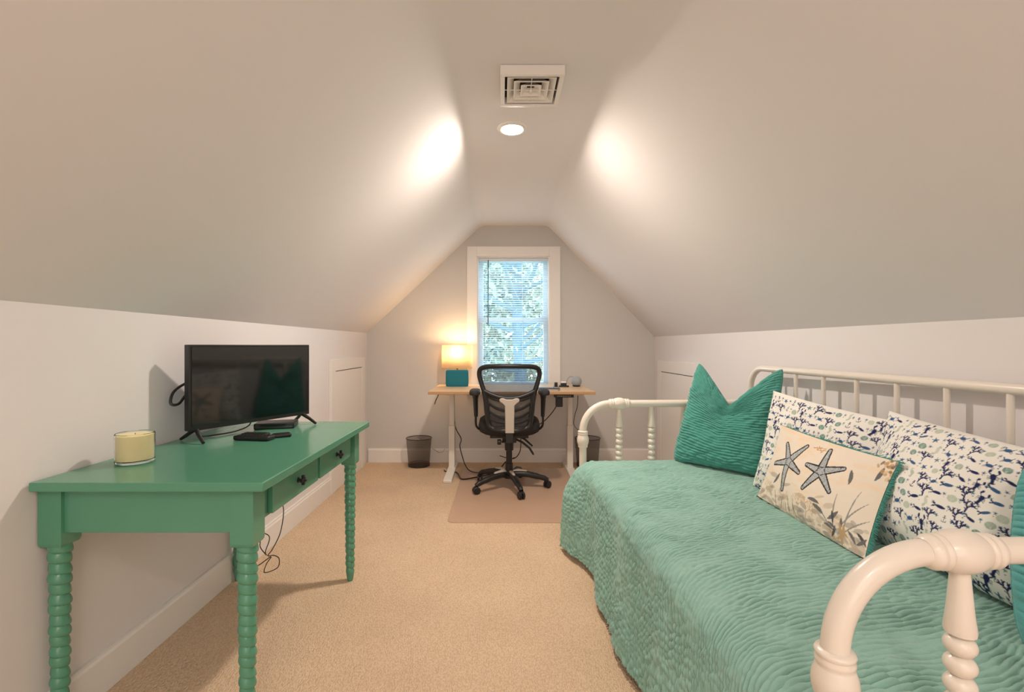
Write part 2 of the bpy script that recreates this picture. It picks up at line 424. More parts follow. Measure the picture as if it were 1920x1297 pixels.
# ------------------------------------------------------------------ ceiling vent and downlight
v = thing('ceiling_vent', 'square white louvred air vent mounted on the flat ceiling', 'air vent', (.128, 2.105, ZC))
a = .135
c = MB()
for (x0, x1, y0, y1) in ((-a,a,-a,-a+.02),(-a,a,a-.02,a),(-a,-a+.02,-a+.02,a-.02),(a-.02,a,-a+.02,a-.02)): c.bb(x0,x1,y0,y1,-.042,-.001)
c.build('frame', 'vent', v, bev=.002)
c = MB(); c.bb(-a+.015, a-.015, -a+.015, a-.015, -.006, -.002); c.build('duct_back', 'ventdark', v, smooth=False)
for k, (ro, ri, zt_) in enumerate(((.105, .078, -.038), (.076, .050, -.038), (.045, .018, -.038))):
    c = MB(); V = []
    for (rr, zz) in ((ro, zt_), (ri, -.014), (ri-.002, -.016), (ro-.004, zt_-.002)):
        V += [(-rr,-rr,zz),(rr,-rr,zz),(rr,rr,zz),(-rr,rr,zz)]
    Fs = []
    for l in range(4):
        m_ = (l+1) % 4
        for q in range(4): Fs.append((l*4+q, l*4+(q+1) % 4, m_*4+(q+1) % 4, m_*4+q))
    c.add(V, Fs); c.build('louvre', 'vent', v, smooth=False)
c = MB(); c.bb(-.0015, .0015, -.115, .115, -.036, -.033); c.bb(-.115, .115, -.0015, .0015, -.036, -.033); c.sphere((0,0,-.036), .008, 10, 6); c.build('cross_wire', 'vent', v)

d = thing('recessed_light', 'glowing round recessed downlight in the flat ceiling', 'ceiling light', (.055, 2.555, ZC))
c = MB(); c.lathe([(.058,-.004),(.060,-.008),(.078,-.005),(.082,-.0005),(.058,-.0005)], n=40, cap=False); c.build('trim_ring', 'trim', d)
c = MB(); c.lathe([(.0005,-.0065),(.03,-.0065),(.058,-.0055)], n=40, cap=False); c.build('lens', 'can', d)

# ------------------------------------------------------------------ green table
tb = thing('console_table', 'green painted table with two drawers and twisted legs against left wall', 'table', (-.984, 1.8365, 0))
hx, hy = .324, .5275
c = MB(); c.bb(-hx, hx, -hy, hy, .734, .76); c.build('tabletop', 'green', tb, bev=.003)
lx0, lx1, ly = -hx+.045, hx-.078+.004, hy-.064
for sx in (0, 1):
    for sy in (-1, 1):
        cx = (-.295 if sx == 0 else .248); cy = sy*ly
        c = MB(); b_ = .033
        # square block with rounded foot
        pr = []
        c.box((cx, cy, .655), (2*b_, 2*b_, .158))
        V = []; Z = [(.576, 1), (.570, .96), (.566, .88)]
        for z_, q in Z: V += [(cx-b_*q, cy-b_*q, z_), (cx+b_*q, cy-b_*q, z_), (cx+b_*q, cy+b_*q, z_), (cx-b_*q, cy+b_*q, z_)]
        c.add(V, [(0,1,5,4),(1,2,6,5),(2,3,7,6),(3,0,4,7),(4,5,9,8),(5,6,10,9),(6,7,11,10),(7,4,8,11),(8,9,10,11)])
        n = 32; zs = np.linspace(.568, .045, 300); V = []; Fs = []
        for z_ in zs:
            t_ = (.568-z_)/.523
            r0 = .0285-.0075*t_
            for k in range(n):
                th = 2*PI*k/n
                ph = (z_/.030+th/(2*PI)) % 1.0
                bulge = abs(math.sin(PI*ph**.62))**.6
                fade = min(1, t_/.03)*min(1, (1-t_)/.03)
                r_ = r0+.0012*math.sin(2*PI*z_/.075)-.0065*(1-bulge)*fade
                V.append((cx+r_*math.cos(th), cy+r_*math.sin(th), z_))
        for i in range(len(zs)-1):
            for k in range(n): Fs.append((i*n+k, i*n+(k+1) % n, (i+1)*n+(k+1) % n, (i+1)*n+k))
        c.add(V, Fs)
        c.lathe([(.0005,0),(.012,0),(.0135,.003),(.019,.04),(.020,.046),(.0005,.047)], (cx, cy, 0), n=24)
        c.build('leg', 'green', tb, ang=50, bev=0)
for q in ((-.268, .222, -ly-.022, -ly, .606, .734), (-.268, .222, ly, ly+.022, .606, .734)):
    c = MB(); c.bb(*q); c.build('end_apron', 'green', tb, bev=.001)
for q in ((.235, .262, -ly+.033, ly-.033, .615, .734), (-.31, -.29, -ly+.033, ly-.033, .606, .734)):
    c = MB(); c.bb(*q); c.build('long_apron', 'green', tb, bev=.001)
for (y0, y1, ky) in ((-.376, -.0165, 0), (.0055, .369, 0)):
    c = MB(); c.bb(.262, .279, y0, y1, .622, .722); dr = c.build('drawer', 'green', tb, bev=.002)
    ym = (y0+y1)/2
    c = MB(); c.lathe([(.0005,0),(.010,0),(.010,.003),(.0045,.006),(.004,.016),(.007,.019),(.0005,.022)], (.279, ym, .674), 'x', 14)
    for a_ in (0, PI/2):
        rr = Matrix.Rotation(a_+PI/4*0, 3, 'X')
        c.box((.297, ym, .674), (.010, .034, .010), rr)
    c.sphere((.304, ym, .674), .006, 12, 8)
    c.build('knob', 'black', dr, bev=.002)

# cords hanging under the drawers
def cord(name, label, cat, pts, r=.002, m='black', parent=None, n=8, group=None):
    c = MB(); c.tube(catmull(pts, n), r, 6)
    o = c.build(name, m, parent)
    if not parent: origin_to(o, tuple(pts[0])); tag(o, label, cat, group)
    return o
cord('hanging_cord', 'thin black cord dangling in a loop under the green table drawers', 'cord',
     [(-.76,1.62,.62),(-.755,1.64,.57),(-.757,1.62,.50),(-.765,1.58,.46),(-.77,1.56,.448),(-.76,1.58,.44),(-.752,1.60,.42),(-.757,1.60,.39),(-.78,1.56,.392),(-.775,1.56,.42),(-.765,1.57,.44),
      (-.79,1.52,.43),(-.80,1.49,.46),(-.80,1.48,.52),(-.80,1.49,.61)], .0016)
cord('hanging_cord', 'shorter thin black cord beside the looped one under the green table', 'cord',
     [(-.795,1.475,.61),(-.79,1.49,.56),(-.775,1.52,.53),(-.78,1.53,.49),(-.77,1.55,.455),(-.768,1.54,.47),(-.765,1.56,.51),(-.785,1.53,.545),(-.79,1.51,.61)], .0016)

# ------------------------------------------------------------------ television
ta = math.atan2(.455, .277)
tv = thing('television', 'small black flat screen television angled on the green table', 'television', (-1.084, 2.078, .76), ta+math.radians(2.4))
W2 = .277
c = MB(); c.bb(-W2, W2, -.012, .022, .045, .382); hs = c.build('housing', 'black', tv, bev=.003)
c = MB(); c.bb(-W2+.01, W2-.01, -.0135, -.0118, .062, .373); c.build('screen', 'screen', tv, smooth=False)
c = MB(); c.bb(-.17, .17, .018, .05, .065, .26); c.build('rear_housing', 'black', tv, bev=.008)
for sx in (-1, 1):
    c = MB(); x_ = sx*(W2-.035)
    for e in (-1, 1):
        ex, ey = x_+sx*(-.0), e*.078
        c.tube([(x_, .004, .052), (x_+sx*.012, e*.04, .028), (x_+sx*.018, e*.078, .0065)], [.009, .0075, .006], 10)
    c.build('stand_leg', 'black', tv)
cord('x', None, None, [(-.17,.05,.21),(-.22,.085,.23),(-.285,.075,.20),(-.305,.062,.155),(-.28,.055,.15),(-.235,.06,.19),(-.16,.05,.17)], .0055, 'black', tv).name = 'cable'
cord('x', None, None, [(.0,.05,.1),(.02,.06,.03),(-.05,.05,.008),(-.16,.04,.008),(-.2,.06,.008)], .003, 'black', tv).name = 'cable'

def device(name, label, cat, loc, rz, d, m='black', bev=.004, detail=None):
    r = thing(name, label, cat, loc, rz)
    c = MB(); c.bb(-d[0]/2, d[0]/2, -d[1]/2, d[1]/2, 0, d[2]); c.build('body', m, r, bev=bev)
    if detail == 'keys':
        k = MB()
        for i in range(9):
            for j in range(3):
                k.bb(-d[0]*.4+i*d[0]*.09, -d[0]*.4+i*d[0]*.09+.006, (j-1)*d[1]*.25-.003, (j-1)*d[1]*.25+.003, d[2], d[2]+.0015)
        k.build('buttons', 'blackmatte', r, smooth=False)
    if detail == 'face':
        k = MB(); k.bb(-d[0]*.46, d[0]*.46, -d[1]/2-.001, -d[1]/2+.001, d[2]*.2, d[2]*.8); k.build('front_panel', 'screen', r, smooth=False)
    return r
device('cable_box', 'flat dark grey cable box under the television', 'electronics', (-1.045, 2.20, .7605), math.radians(14), (.17, .11, .026), 'black', .004, 'face')
device('remote_control', 'thick black remote control nearest the table front, below the television', 'remote control', (-.995, 1.905, .7605), math.radians(-8), (.155, .048, .018), 'black', .006, 'keys')
device('remote_control', 'slim black remote control behind the thicker remote', 'remote control', (-1.03, 1.985, .7605), math.radians(-4), (.11, .034, .013), 'black', .004, 'keys')
o = device('streaming_remote', 'small rounded black remote at the right of the thick one', 'remote control', (-.912, 1.962, .7605), math.radians(30), (.075, .038, .015), 'black', .007, 'keys')

# candle
cd = thing('candle', 'cream wax candle in a clear glass cup on green table', 'candle', (-1.196, 1.546, .76))
c = MB(); R = .054
c.lathe([(.0005,.0005),(R-.003,.0005),(R,.004),(R,.093),(R-.0015,.095),(R-.003,.093),(R-.003,.010),(R-.006,.007),(.0005,.007)], n=48, cap=False); c.build('glass_cup', 'cupglass', cd)
c = MB(); c.lathe([(.0005,.0085),(R-.007,.0085),(R-.0031,.011),(R-.0031,.0885),(R-.006,.0905),(.0005,.0895)], n=48, cap=False); c.build('wax', 'wax', cd)
c = MB(); c.tube([(0,0,.089),(.001,0,.094)], .0012, 6); c.build('wick', 'wick', cd)

# ------------------------------------------------------------------ daybed
BX, BY, BA, BL, BW = .459, 2.687, math.radians(2.15), 1.932, .97
bed = thing('daybed', 'cream metal daybed with turned spindle arms against right wall', 'bed', (BX, BY, 0), BA)
RT = .0205; ZA = .808; RA = .155; ZB = 1.012
def bedw(x, y, z=0):
    return Vector((BX+x*math.cos(BA)-y*math.sin(BA), BY+x*math.sin(BA)+y*math.cos(BA), z))
def bedl(X, Y):
    dx, dy = X-BX, Y-BY
    return dx*math.cos(BA)+dy*math.sin(BA), -dx*math.sin(BA)+dy*math.cos(BA)
collar = [(.0205,0),(.0275,.002),(.0295,.006),(.027,.011),(.0265,.0125),(.0285,.016),(.0285,.021),(.0265,.025),(.0275,.028),(.0320,.040),(.0335,.053),(.0325,.066),(.028,.080),(.0265,.084),(.0275,.088),(.0265,.094),(.0205,.096)]
half = [(.0345,0),(.034,.010),(.031,.022),(.0265,.030),(.0255,.0315),(.0282,.034),(.0285,.038),(.0262,.0415),(.0258,.043),(.0278,.046),(.0275,.051),(.0245,.058),(.0205,.062)]
def spindle_profile(z0, z1):
    # tapered neck at top, beads, tapered foot; z from top (z1) down to z0
    P = [(.0125, z1), (.0128, z1-.02), (.018, z1-.085), (.0215, z1-.112), (.0205, z1-.119), (.010, z1-.1225)]
    z = z1-.1225; nb = 0
    while z-.032 > z0+.13:
        for k in range(1, 9):
            t_ = k/8; P.append((.0105+.0115*math.sin(PI*t_)**.6 if t_ < 1 else .0105, z-.032*t_))
        z -= .032; nb += 1
    P += [(.0205, z-.004), (.0215, z-.011), (.018, z-.04), (.0125, z0)]
    return P
for y_ in (0, -BL):
    c = MB(); c.tube([(0, y_, .02), (0, y_, ZA-RA)], RT, 24); c.lathe([(.0005,0),(.022,0),(.024,.01),(.0205,.03)], (0, y_, 0), n=24)
    c.build('front_post', 'bedwhite', bed)
    pts = [(RA-RA*math.cos(t_), y_, ZA-RA+RA*math.sin(t_)) for t_ in [PI/2*i/16 for i in range(17)]]+[(.5, y_, ZA), (BW-.012, y_, ZA)]
    c = MB(); c.tube(pts, RT, 24); c.build('arm_rail', 'bedwhite', bed)
    c = MB(); c.lathe([(r, ZA-RA+.004-d_) for r, d_ in collar], (0, y_, 0), n=32, cap=False); c.build('collar', 'bedwhite', bed, ang=60)
    for xc in (.207, BW-.207):
        prof = [(r, -z_) for r, z_ in reversed(half)]+half[1:]
        c = MB(); c.lathe(prof, (xc, y_, ZA), 'x', 32, cap=False); c.build('joint_bead', 'bedwhite', bed, ang=60)
    for xc in (.207, .392, .578, BW-.207):
        c = MB(); c.lathe(spindle_profile(.30, ZA-.012), (xc, y_, 0), n=24); c.build('spindle', 'bedwhite', bed, ang=60)
    c = MB(); c.tube([(0, y_, .29), (BW, y_, .29)], .014, 16); c.build('lower_rail', 'bedwhite', bed)
rb = .0165; Rb = .12
pts = [(BW, 0, 0), (BW, 0, ZB-Rb)]+[(BW, -(Rb-Rb*math.cos(t_)), ZB-Rb+Rb*math.sin(t_)) for t_ in [PI/2*i/14 for i in range(1, 15)]]
pts += [(BW, -BL+(Rb-Rb*math.cos(t_)), ZB-Rb+Rb*math.sin(t_)) for t_ in [PI/2*i/14 for i in range(14, -1, -1)]]+[(BW, -BL, 0)]
c = MB(); c.tube(pts, rb, 20); c.build('back_frame', 'bedwhite', bed)
for k in range(9):
    y_ = -.206-.19*k
    c = MB(); c.tube([(BW, y_, .30), (BW, y_, ZB-.01)], .0095, 14); c.build('back_spindle', 'bedwhite', bed)
c = MB(); c.tube([(BW, 0, .30), (BW, -BL, .30)], .013, 14); c.build('back_lower_rail', 'bedwhite', bed)
c = MB(); c.bb(.012, .035, -BL, 0, .24, .29); c.bb(BW-.045, BW-.02, -BL, 0, .24, .29)
for k in range(8): c.bb(.03, BW-.03, -.2-k*.22-.02, -.2-k*.22+.02, .235, .245)
c.build('side_rail', 'bedwhite', bed, bev=.003)
# mattress
c = MB(); c.bb(.03, BW-.035, -BL+.04, -.045, .246, .485); o = c.build('mattress', 'mattress', bev=.04)
o.location = (BX, BY, 0); o.rotation_euler = (0, 0, BA); tag(o, 'thick mattress lying on the daybed under the quilt', 'mattress')

# ---- noise
def vnoise(x, y, seed=0):
    xi = np.floor(x).astype(np.int64); yi = np.floor(y).astype(np.int64); xf = x-xi; yf = y-yi
    def h(a, b):
        n_ = (a*374761393+b*668265263+seed*974711) & 0x7fffffff
        n_ = ((n_ ^ (n_ >> 13))*1274126177) & 0x7fffffff
        return ((n_ ^ (n_ >> 16)) & 0xffff)/65535.0
    u = xf*xf*(3-2*xf); w_ = yf*yf*(3-2*yf)
    return (h(xi, yi)*(1-u)+h(xi+1, yi)*u)*(1-w_)+(h(xi, yi+1)*(1-u)+h(xi+1, yi+1)*u)*w_
def quilting(u, v, amp, lam=.021, seed=0, slant=.0, side=0.0):
    """u across rows, v along rows, metres"""
    wu = u+.034*(vnoise(u*4, v*4, seed)-.5)*2+.011*(vnoise(u*17, v*17, seed+1)-.5)+slant*v
    wv = v+.020*(vnoise(u*14, v*14, seed+2)-.5)*2
    row = np.floor(wu/lam)
    a = np.abs(np.sin(PI*wu/lam))**.5
    b1 = np.abs(np.sin(PI*(wv/.062+.5*(row % 2)+1.3*vnoise(row*1.7, wv*5, seed+3))))**.35
    b2 = np.abs(np.sin(PI*(wv/.024+.25*(row % 2))))**.55
    b = b1*(1-side)+b2*side
    amp2 = .45+1.1*vnoise(u*10, v*10, seed+5)
    depth = .35+.9*vnoise(u*30, v*12, seed+6)
    return amp*amp2*((1-depth*(1-a))*(.45+.55*b)-.6)+amp*.7*(vnoise(u*62, v*40, seed+4)-.5)
def grid_mesh(name, P, m, parent=None, col=None, closed_v=False):
    nu, nv = P.shape[:2]
    me = bpy.data.meshes.new(name)
    idx = np.arange(nu*nv).reshape(nu, nv)
    q = np.stack([idx[:-1,:-1], idx[1:,:-1], idx[1:,1:], idx[:-1,1:]], -1).reshape(-1, 4)
    return P.reshape(-1, 3), q
def np_obj(name, V, Q, mats, parent=None, mi=None, col=None):
    me = bpy.data.meshes.new(name)
    me.vertices.add(len(V)); me.vertices.foreach_set('co', np.ascontiguousarray(V, dtype=np.float32).ravel())
    me.loops.add(Q.size); me.loops.foreach_set('vertex_index', Q.astype(np.int32).ravel())
    me.polygons.add(len(Q)); me.polygons.foreach_set('loop_start', np.arange(0, Q.size, 4, dtype=np.int32))
    for x in mats: me.materials.append(M[x])
    if mi is not None: me.polygons.foreach_set('material_index', mi.astype(np.int32))
    me.polygons.foreach_set('use_smooth', np.ones(len(Q), dtype=bool))
    if col is not None:
        a_ = me.color_attributes.new('Col', 'FLOAT_COLOR', 'POINT')
        a_.data.foreach_set('color', np.ascontiguousarray(col, dtype=np.float32).ravel())
    me.update(calc_edges=True); me.validate()
    o = bpy.data.objects.new(name, me); COL.objects.link(o)
    if parent: o.parent = parent
    return o
def normals(P):
    du = np.gradient(P, axis=0); dv = np.gradient(P, axis=1)
    n_ = np.cross(du, dv); return n_/np.maximum(np.linalg.norm(n_, axis=-1, keepdims=True), 1e-9)

# ---- quilt over the mattress: s runs across (from the wall side to the front hem), t runs from the far arm to the near one
R0 = .075; top_w = .93; edge = -.035   # outer face plane in bed x
S_len = (top_w-(edge+R0))+PI/2*R0+(ZQ-R0-.035)
s = np.linspace(0, S_len, 420); tt = np.linspace(-.03, -BL+.035, 1040)
SS, TT = np.meshgrid(s, tt, indexing='ij')
fl_w = top_w-(edge+R0)
x = np.where(SS < fl_w, top_w-SS, 0); z = np.where(SS < fl_w, ZQ, 0.)
ph = np.clip((SS-fl_w)/R0, 0, PI/2); m1 = (SS >= fl_w)
x = np.where(m1, edge+R0-R0*np.sin(ph), x); z = np.where(m1, ZQ-R0+R0*np.cos(ph), z)
dn = np.clip(SS-fl_w-PI/2*R0, 0, None); z = z-dn
k_ = dn/(ZQ-R0)
drop = np.clip((SS-fl_w)/.25, 0, 1); drop = drop*drop*(3-2*drop)
x = x-.030*k_-.018*k_*np.sin(TT*7+1.0)-.012*k_*np.sin(TT*17+.3+SS*4)-.02*k_*(vnoise(TT*3, SS*2, 9)-.5)
far = np.clip((TT+.30)/.22, 0, 1); far = far*far*(3-2*far)
x = x-.075*far*drop-.022*k_*np.clip((-TT-.9)/.6, 0, 1)
# gentle rumples and rounded far and near ends of the top
z = z+(1-drop)*(.010*(vnoise(SS*4, TT*4, 3)-.5)+.006*(vnoise(SS*9+2, TT*5, 4)-.5))
e_ = np.clip((TT+.10)/.07, 0, 1); z = z-.035*e_*e_*(1-drop*.6)
e_ = np.clip((-BL+.10-TT)/.07, 0, 1); z = z-.03*e_*e_*(1-drop)
z = np.maximum(z, .028)
P = np.stack([x, TT, z], -1)
N_ = normals(P)
if N_[20, 400, 2] < 0: N_ = -N_
hgt = quilting(TT, SS,   .0086+.0025*drop, .0158, 11, .25, drop)
P = P+N_*hgt[..., None]
Pb = P-N_*.010-N_*hgt[..., None]
V, Q = grid_mesh('q', P, None); V2, Q2 = grid_mesh('q', Pb, None)
nu, nv = P.shape[:2]; K = nu*nv
idx = np.arange(K).reshape(nu, nv)
if np.cross(P[21,200]-P[20,200], P[20,201]-P[20,200])[2] < 0: Q = Q[:, ::-1]
else: Q2 = Q2[:, ::-1]
rim = []
for A in (idx[0, :], idx[-1, :][::-1], idx[:, 0][::-1], idx[:, -1]):
    rim.append(np.stack([A[:-1], A[1:], A[1:]+K, A[:-1]+K], -1))
qo = np_obj('quilt', np.concatenate([V, V2]), np.concatenate([Q, Q2+K]+rim), ['quilt'])
qo.location = (BX, BY, 0); qo.rotation_euler = (0, 0, BA)
tag(qo, 'seafoam green hand-stitched quilt covering the daybed down to the carpet', 'quilt')

# ---- pillows
def pillow(name, label, corners, T, res, mats, quilt=None, img=None, chop=0, back=1.0, cin=.05, xmax=.945, seed=1, wrinkle=.006, chopw=.8, pw=.42, pe=2.4, rnd=0.0, zfloor=ZQ+.006, group=None, lean=0.0):
    BLc, BRc, TRc, TLc = [np.array(c, float) for c in corners]
    nu, nv = res
    u = np.linspace(-1, 1, nu); v_ = np.linspace(-1, 1, nv); U, Vv = np.meshgrid(u, v_, indexing='ij')
    w_m = np.linalg.norm(BRc-BLc); h_m = np.linalg.norm(TLc-BLc)
    u2 = U*(1-cin*(1-Vv**2)); v2 = Vv*(1-cin*(1-U**2))
    u2 = u2*(1-rnd*np.abs(Vv)**9); v2 = v2*(1-rnd*np.abs(U)**9)
    if chop:
        k = np.clip(1-np.abs(U+.02)/chopw, 0, 1)
        v2 = v2-chop*(k**1.15)*((Vv+1)/2)**2.2
    a, b = ((u2+1)/2)[..., None], ((v2+1)/2)[..., None]
    base = BLc*(1-a)*(1-b)+BRc*a*(1-b)+TRc*a*b+TLc*(1-a)*b
    nrm = np.cross(BRc-BLc, TLc-BLc); nrm = nrm/np.linalg.norm(nrm)
    prof = np.clip((1-np.abs(U)**pe)*(1-np.abs(Vv)**pe), 0, None)**pw
    sag = 1-.28*Vv
    th = T*prof*sag
    if chop:
        th = th*(1-.45*np.exp(-(U/.14)**2)*np.clip((Vv+.1)/1.0, 0, 1))
    X, Y = U*w_m/2, Vv*h_m/2
    wr = wrinkle*(vnoise(X*9+3, Y*9, seed)-.5)+wrinkle*.6*(vnoise(X*22+3, Y*14, seed+7)-.5)
    front = base+nrm*(th+wr*np.clip(prof*2, 0, 1))[..., None]
    backp = base-nrm*(th*back)[..., None]
    def clampf(Pp):
        dx, dy = Pp[..., 0]-BX, Pp[..., 1]-BY
        lx = dx*math.cos(BA)+dy*math.sin(BA); ly_ = -dx*math.sin(BA)+dy*math.cos(BA)
        lx = np.minimum(lx, xmax); ly_ = np.clip(ly_, -BL+.045, -.045)
        Pp[..., 0] = BX+lx*math.cos(BA)-ly_*math.sin(BA); Pp[..., 1] = BY+lx*math.sin(BA)+ly_*math.cos(BA)
        Pp[..., 2] = np.maximum(Pp[..., 2], zfloor); return Pp
    front = clampf(front); backp = clampf(backp)
    if quilt:
        nn = normals(front)
        if (nn[nu//2, nv//2] @ nrm) < 0: nn = -nn
        hq = quilting(Y, X, quilt*1.8, .0155, seed, .12)*np.clip(prof*3, .15, 1)
        front = front+nn*hq[..., None]
        nb = -nn; backp = backp+nb*(quilting(Y+.3, X, quilt*.3, .0215, seed+3, .1)*np.clip(prof*3, 0, 1))[..., None]
        front[..., 2] = np.maximum(front[..., 2], zfloor-.002)
    K = nu*nv; V1, Q1 = grid_mesh('p', front, None); V2, Q2 = grid_mesh('p', backp, None)
    idx = np.arange(K).reshape(nu, nv); rim = []
    for A in (idx[0, :], idx[-1, :][::-1], idx[:, 0][::-1], idx[:, -1]):
        rim.append(np.stack([A[:-1], A[1:], A[1:]+K, A[:-1]+K], -1)[:, ::-1])
    Rm = np.concatenate(rim)
    Qa = np.concatenate([Q1, Q2[:, ::-1]+K, Rm])
    mi = np.concatenate([np.zeros(len(Q1)), np.full(len(Q2)+len(Rm), 1 if len(mats) > 1 else 0)])
    Va = np.concatenate([V1, V2]); o0 = (BLc+BRc)/2; o0[2] = Va[:, 2].min()
    col = None
    if img is not None:
        H_, W_ = img.shape[:2]
        ii = np.clip(((U+1)/2*(W_-1)).astype(int), 0, W_-1); jj = np.clip(((Vv+1)/2*(H_-1)).astype(int), 0, H_-1)
        cf = img[jj, ii].reshape(-1, 3); cb = img[jj, W_-1-ii].reshape(-1, 3)
        col = np.concatenate([np.concatenate([cf, cb]), np.ones((2*K, 1))], 1)
    o = np_obj(name, Va-o0, Qa, mats, mi=mi, col=col)
    o.location = tuple(o0); tag(o, label, 'pillow', group)
    return o, front, nrm

# print painting: small rasteriser, img rows = v (up), cols = u; centimetres
class Paint:
    def __init__(s, w, h, bg, ppc=8):
        s.w, s.h, s.p = w, h, ppc; s.W, s.H = int(w*ppc), int(h*ppc)
        s.img = np.ones((s.H, s.W, 3))*np.array([lin(c) for c in bg])
        yy, xx = np.mgrid[0:s.H, 0:s.W]; s.X = (xx+.5)/ppc; s.Y = (yy+.5)/ppc
    def mix(s, sl, m, col, a=1):
        c = np.array([lin(k) for k in col]); m = (np.clip(m, 0, 1)*a)[..., None]
        s.img[sl] = s.img[sl]*(1-m)+c*m
    def win(s, x0, x1, y0, y1):
        p = s.p; a0, a1 = max(0, int(x0*p)), min(s.W, int(x1*p)+2); b0, b1 = max(0, int(y0*p)), min(s.H, int(y1*p)+2)
        return (slice(b0, max(b0, b1)), slice(a0, max(a0, a1)))
    def seg(s, p0, p1, r0, r1, col, a=1):
        R = max(r0, r1)+.1; sl = s.win(min(p0[0], p1[0])-R, max(p0[0], p1[0])+R, min(p0[1], p1[1])-R, max(p0[1], p1[1])+R)
        X, Y = s.X[sl], s.Y[sl]; dx, dy = p1[0]-p0[0], p1[1]-p0[1]; L2 = dx*dx+dy*dy+1e-9
        t = np.clip(((X-p0[0])*dx+(Y-p0[1])*dy)/L2, 0, 1); d = np.hypot(X-p0[0]-t*dx, Y-p0[1]-t*dy)
        s.mix(sl, (r0+(r1-r0)*t-d)*s.p+.5, col, a)
    def ell(s, c, rx, ry, ang, col, a=1):
        R = max(rx, ry)+.1; sl = s.win(c[0]-R, c[0]+R, c[1]-R, c[1]+R); X, Y = s.X[sl]-c[0], s.Y[sl]-c[1]
        ca, sa = math.cos(ang), math.sin(ang); x_, y_ = X*ca+Y*sa, -X*sa+Y*ca
        s.mix(sl, (1-np.hypot(x_/rx, y_/ry))*min(rx, ry)*s.p+.5, col, a)
NAVY = (38, 48, 92); BLUE = (60, 96, 140); SAGE = (158, 178, 162); SAGE2 = (186, 198, 180); TEALS = (96, 142, 132); PALE = (206, 212, 200)
def loc2(c, ang, k):
    ca, sa = math.cos(ang)*k, math.sin(ang)*k
    return lambda x, y: (c[0]+x*ca-y*sa, c[1]+x*sa+y*ca)
def m_coral(P, c, ang, k):
    T = loc2(c, ang, k)
    def br(x, y, a, L, d):
        x2, y2 = x+L*math.cos(a), y+L*math.sin(a); P.seg(T(x, y), T(x2, y2), .13*k, .10*k, NAVY)
        if d: br(x2, y2, a+.55, L*.78, d-1); br(x2, y2, a-.6, L*.72, d-1); br((x+x2)/2, (y+y2)/2, a+.9, L*.5, 0)
    br(0, -1.3, PI/2, .9, 3)
def m_lob(P, c, ang, k):
    T = loc2(c, ang, k)
    P.ell(T(0, 0), .42*k, .75*k, ang, NAVY); P.ell(T(0, -.9), .3*k, .42*k, ang, NAVY); P.ell(T(0, -1.35), .5*k, .2*k, ang, NAVY)
    for s_ in (-1, 1):
        P.seg(T(.3*s_, .4), T(.75*s_, .9), .1*k, .1*k, NAVY); P.ell(T(.7*s_, 1.3), .24*k, .45*k, ang+.3*s_, NAVY)
        for q in (-.3, 0, .3): P.seg(T(.3*s_, q), T(.85*s_, q-.25), .07*k, .05*k, NAVY)
def m_fish(P, c, ang, k):
    T = loc2(c, ang, k); P.ell(T(0, 0), 1.0*k, .36*k, ang, BLUE if random.random() < .4 else NAVY); P.seg(T(-.8, 0), T(-1.35, .35), .08*k, .16*k, NAVY); P.seg(T(-.8, 0), T(-1.35, -.35), .08*k, .16*k, NAVY)
def m_crab(P, c, ang, k):
    T = loc2(c, ang, k); P.ell(T(0, 0), .8*k, .5*k, ang, BLUE)
    for s_ in (-1, 1):
        P.seg(T(.6*s_, .2), T(1.0*s_, .8), .1*k, .15*k, BLUE)
        for q in (-.4, -.1): P.seg(T(.6*s_, q), T(1.2*s_, q-.3), .07*k, .05*k, NAVY)
def m_star(P, c, ang, k):
    T = loc2(c, ang, k)
    for i in range(5): a_ = PI/2+i*2*PI/5; P.seg(T(0, 0), T(.7*math.cos(a_), .7*math.sin(a_)), .2*k, .06*k, TEALS if random.random() < .3 else BLUE)
def m_shell(P, c, ang, k):
    cc = random.choice([SAGE, SAGE2, TEALS]); T = loc2(c, ang, k); P.ell(T(0, 0), .95*k, .8*k, ang, cc, .9)
    for i in range(-2, 3): P.seg(T(0, -.7), T(i*.35, .6), .04, .04, (214, 220, 208), .7)
def m_horse(P, c, ang, k):
    T = loc2(c, ang, k); pts = [(.5, 1.1), (.1, 1.2), (-.1, .8), (.15, .3), (.3, -.2), (.1, -.8), (-.2, -1.1), (-.4, -.8), (-.2, -.7)]; rr = [.1, .25, .25, .38, .36, .2, .14, .1, .08]
    for i in range(len(pts)-1): P.seg(T(*pts[i]), T(*pts[i+1]), rr[i]*k, rr[i+1]*k, random.choice([PALE, SAGE2]))
def m_anchor(P, c, ang, k):
    T = loc2(c, ang, k); P.seg(T(0, .9), T(0, -.8), .09*k, .09*k, NAVY); P.seg(T(-.35, .5), T(.35, .5), .07*k, .07*k, NAVY); P.ell(T(0, .95), .2*k, .2*k, 0, NAVY)
    for s_ in (-1, 1): P.seg(T(0, -.8), T(.45*s_, -.6), .09*k, .08*k, NAVY); P.seg(T(.45*s_, -.6), T(.65*s_, -.2), .08*k, .05*k, NAVY)
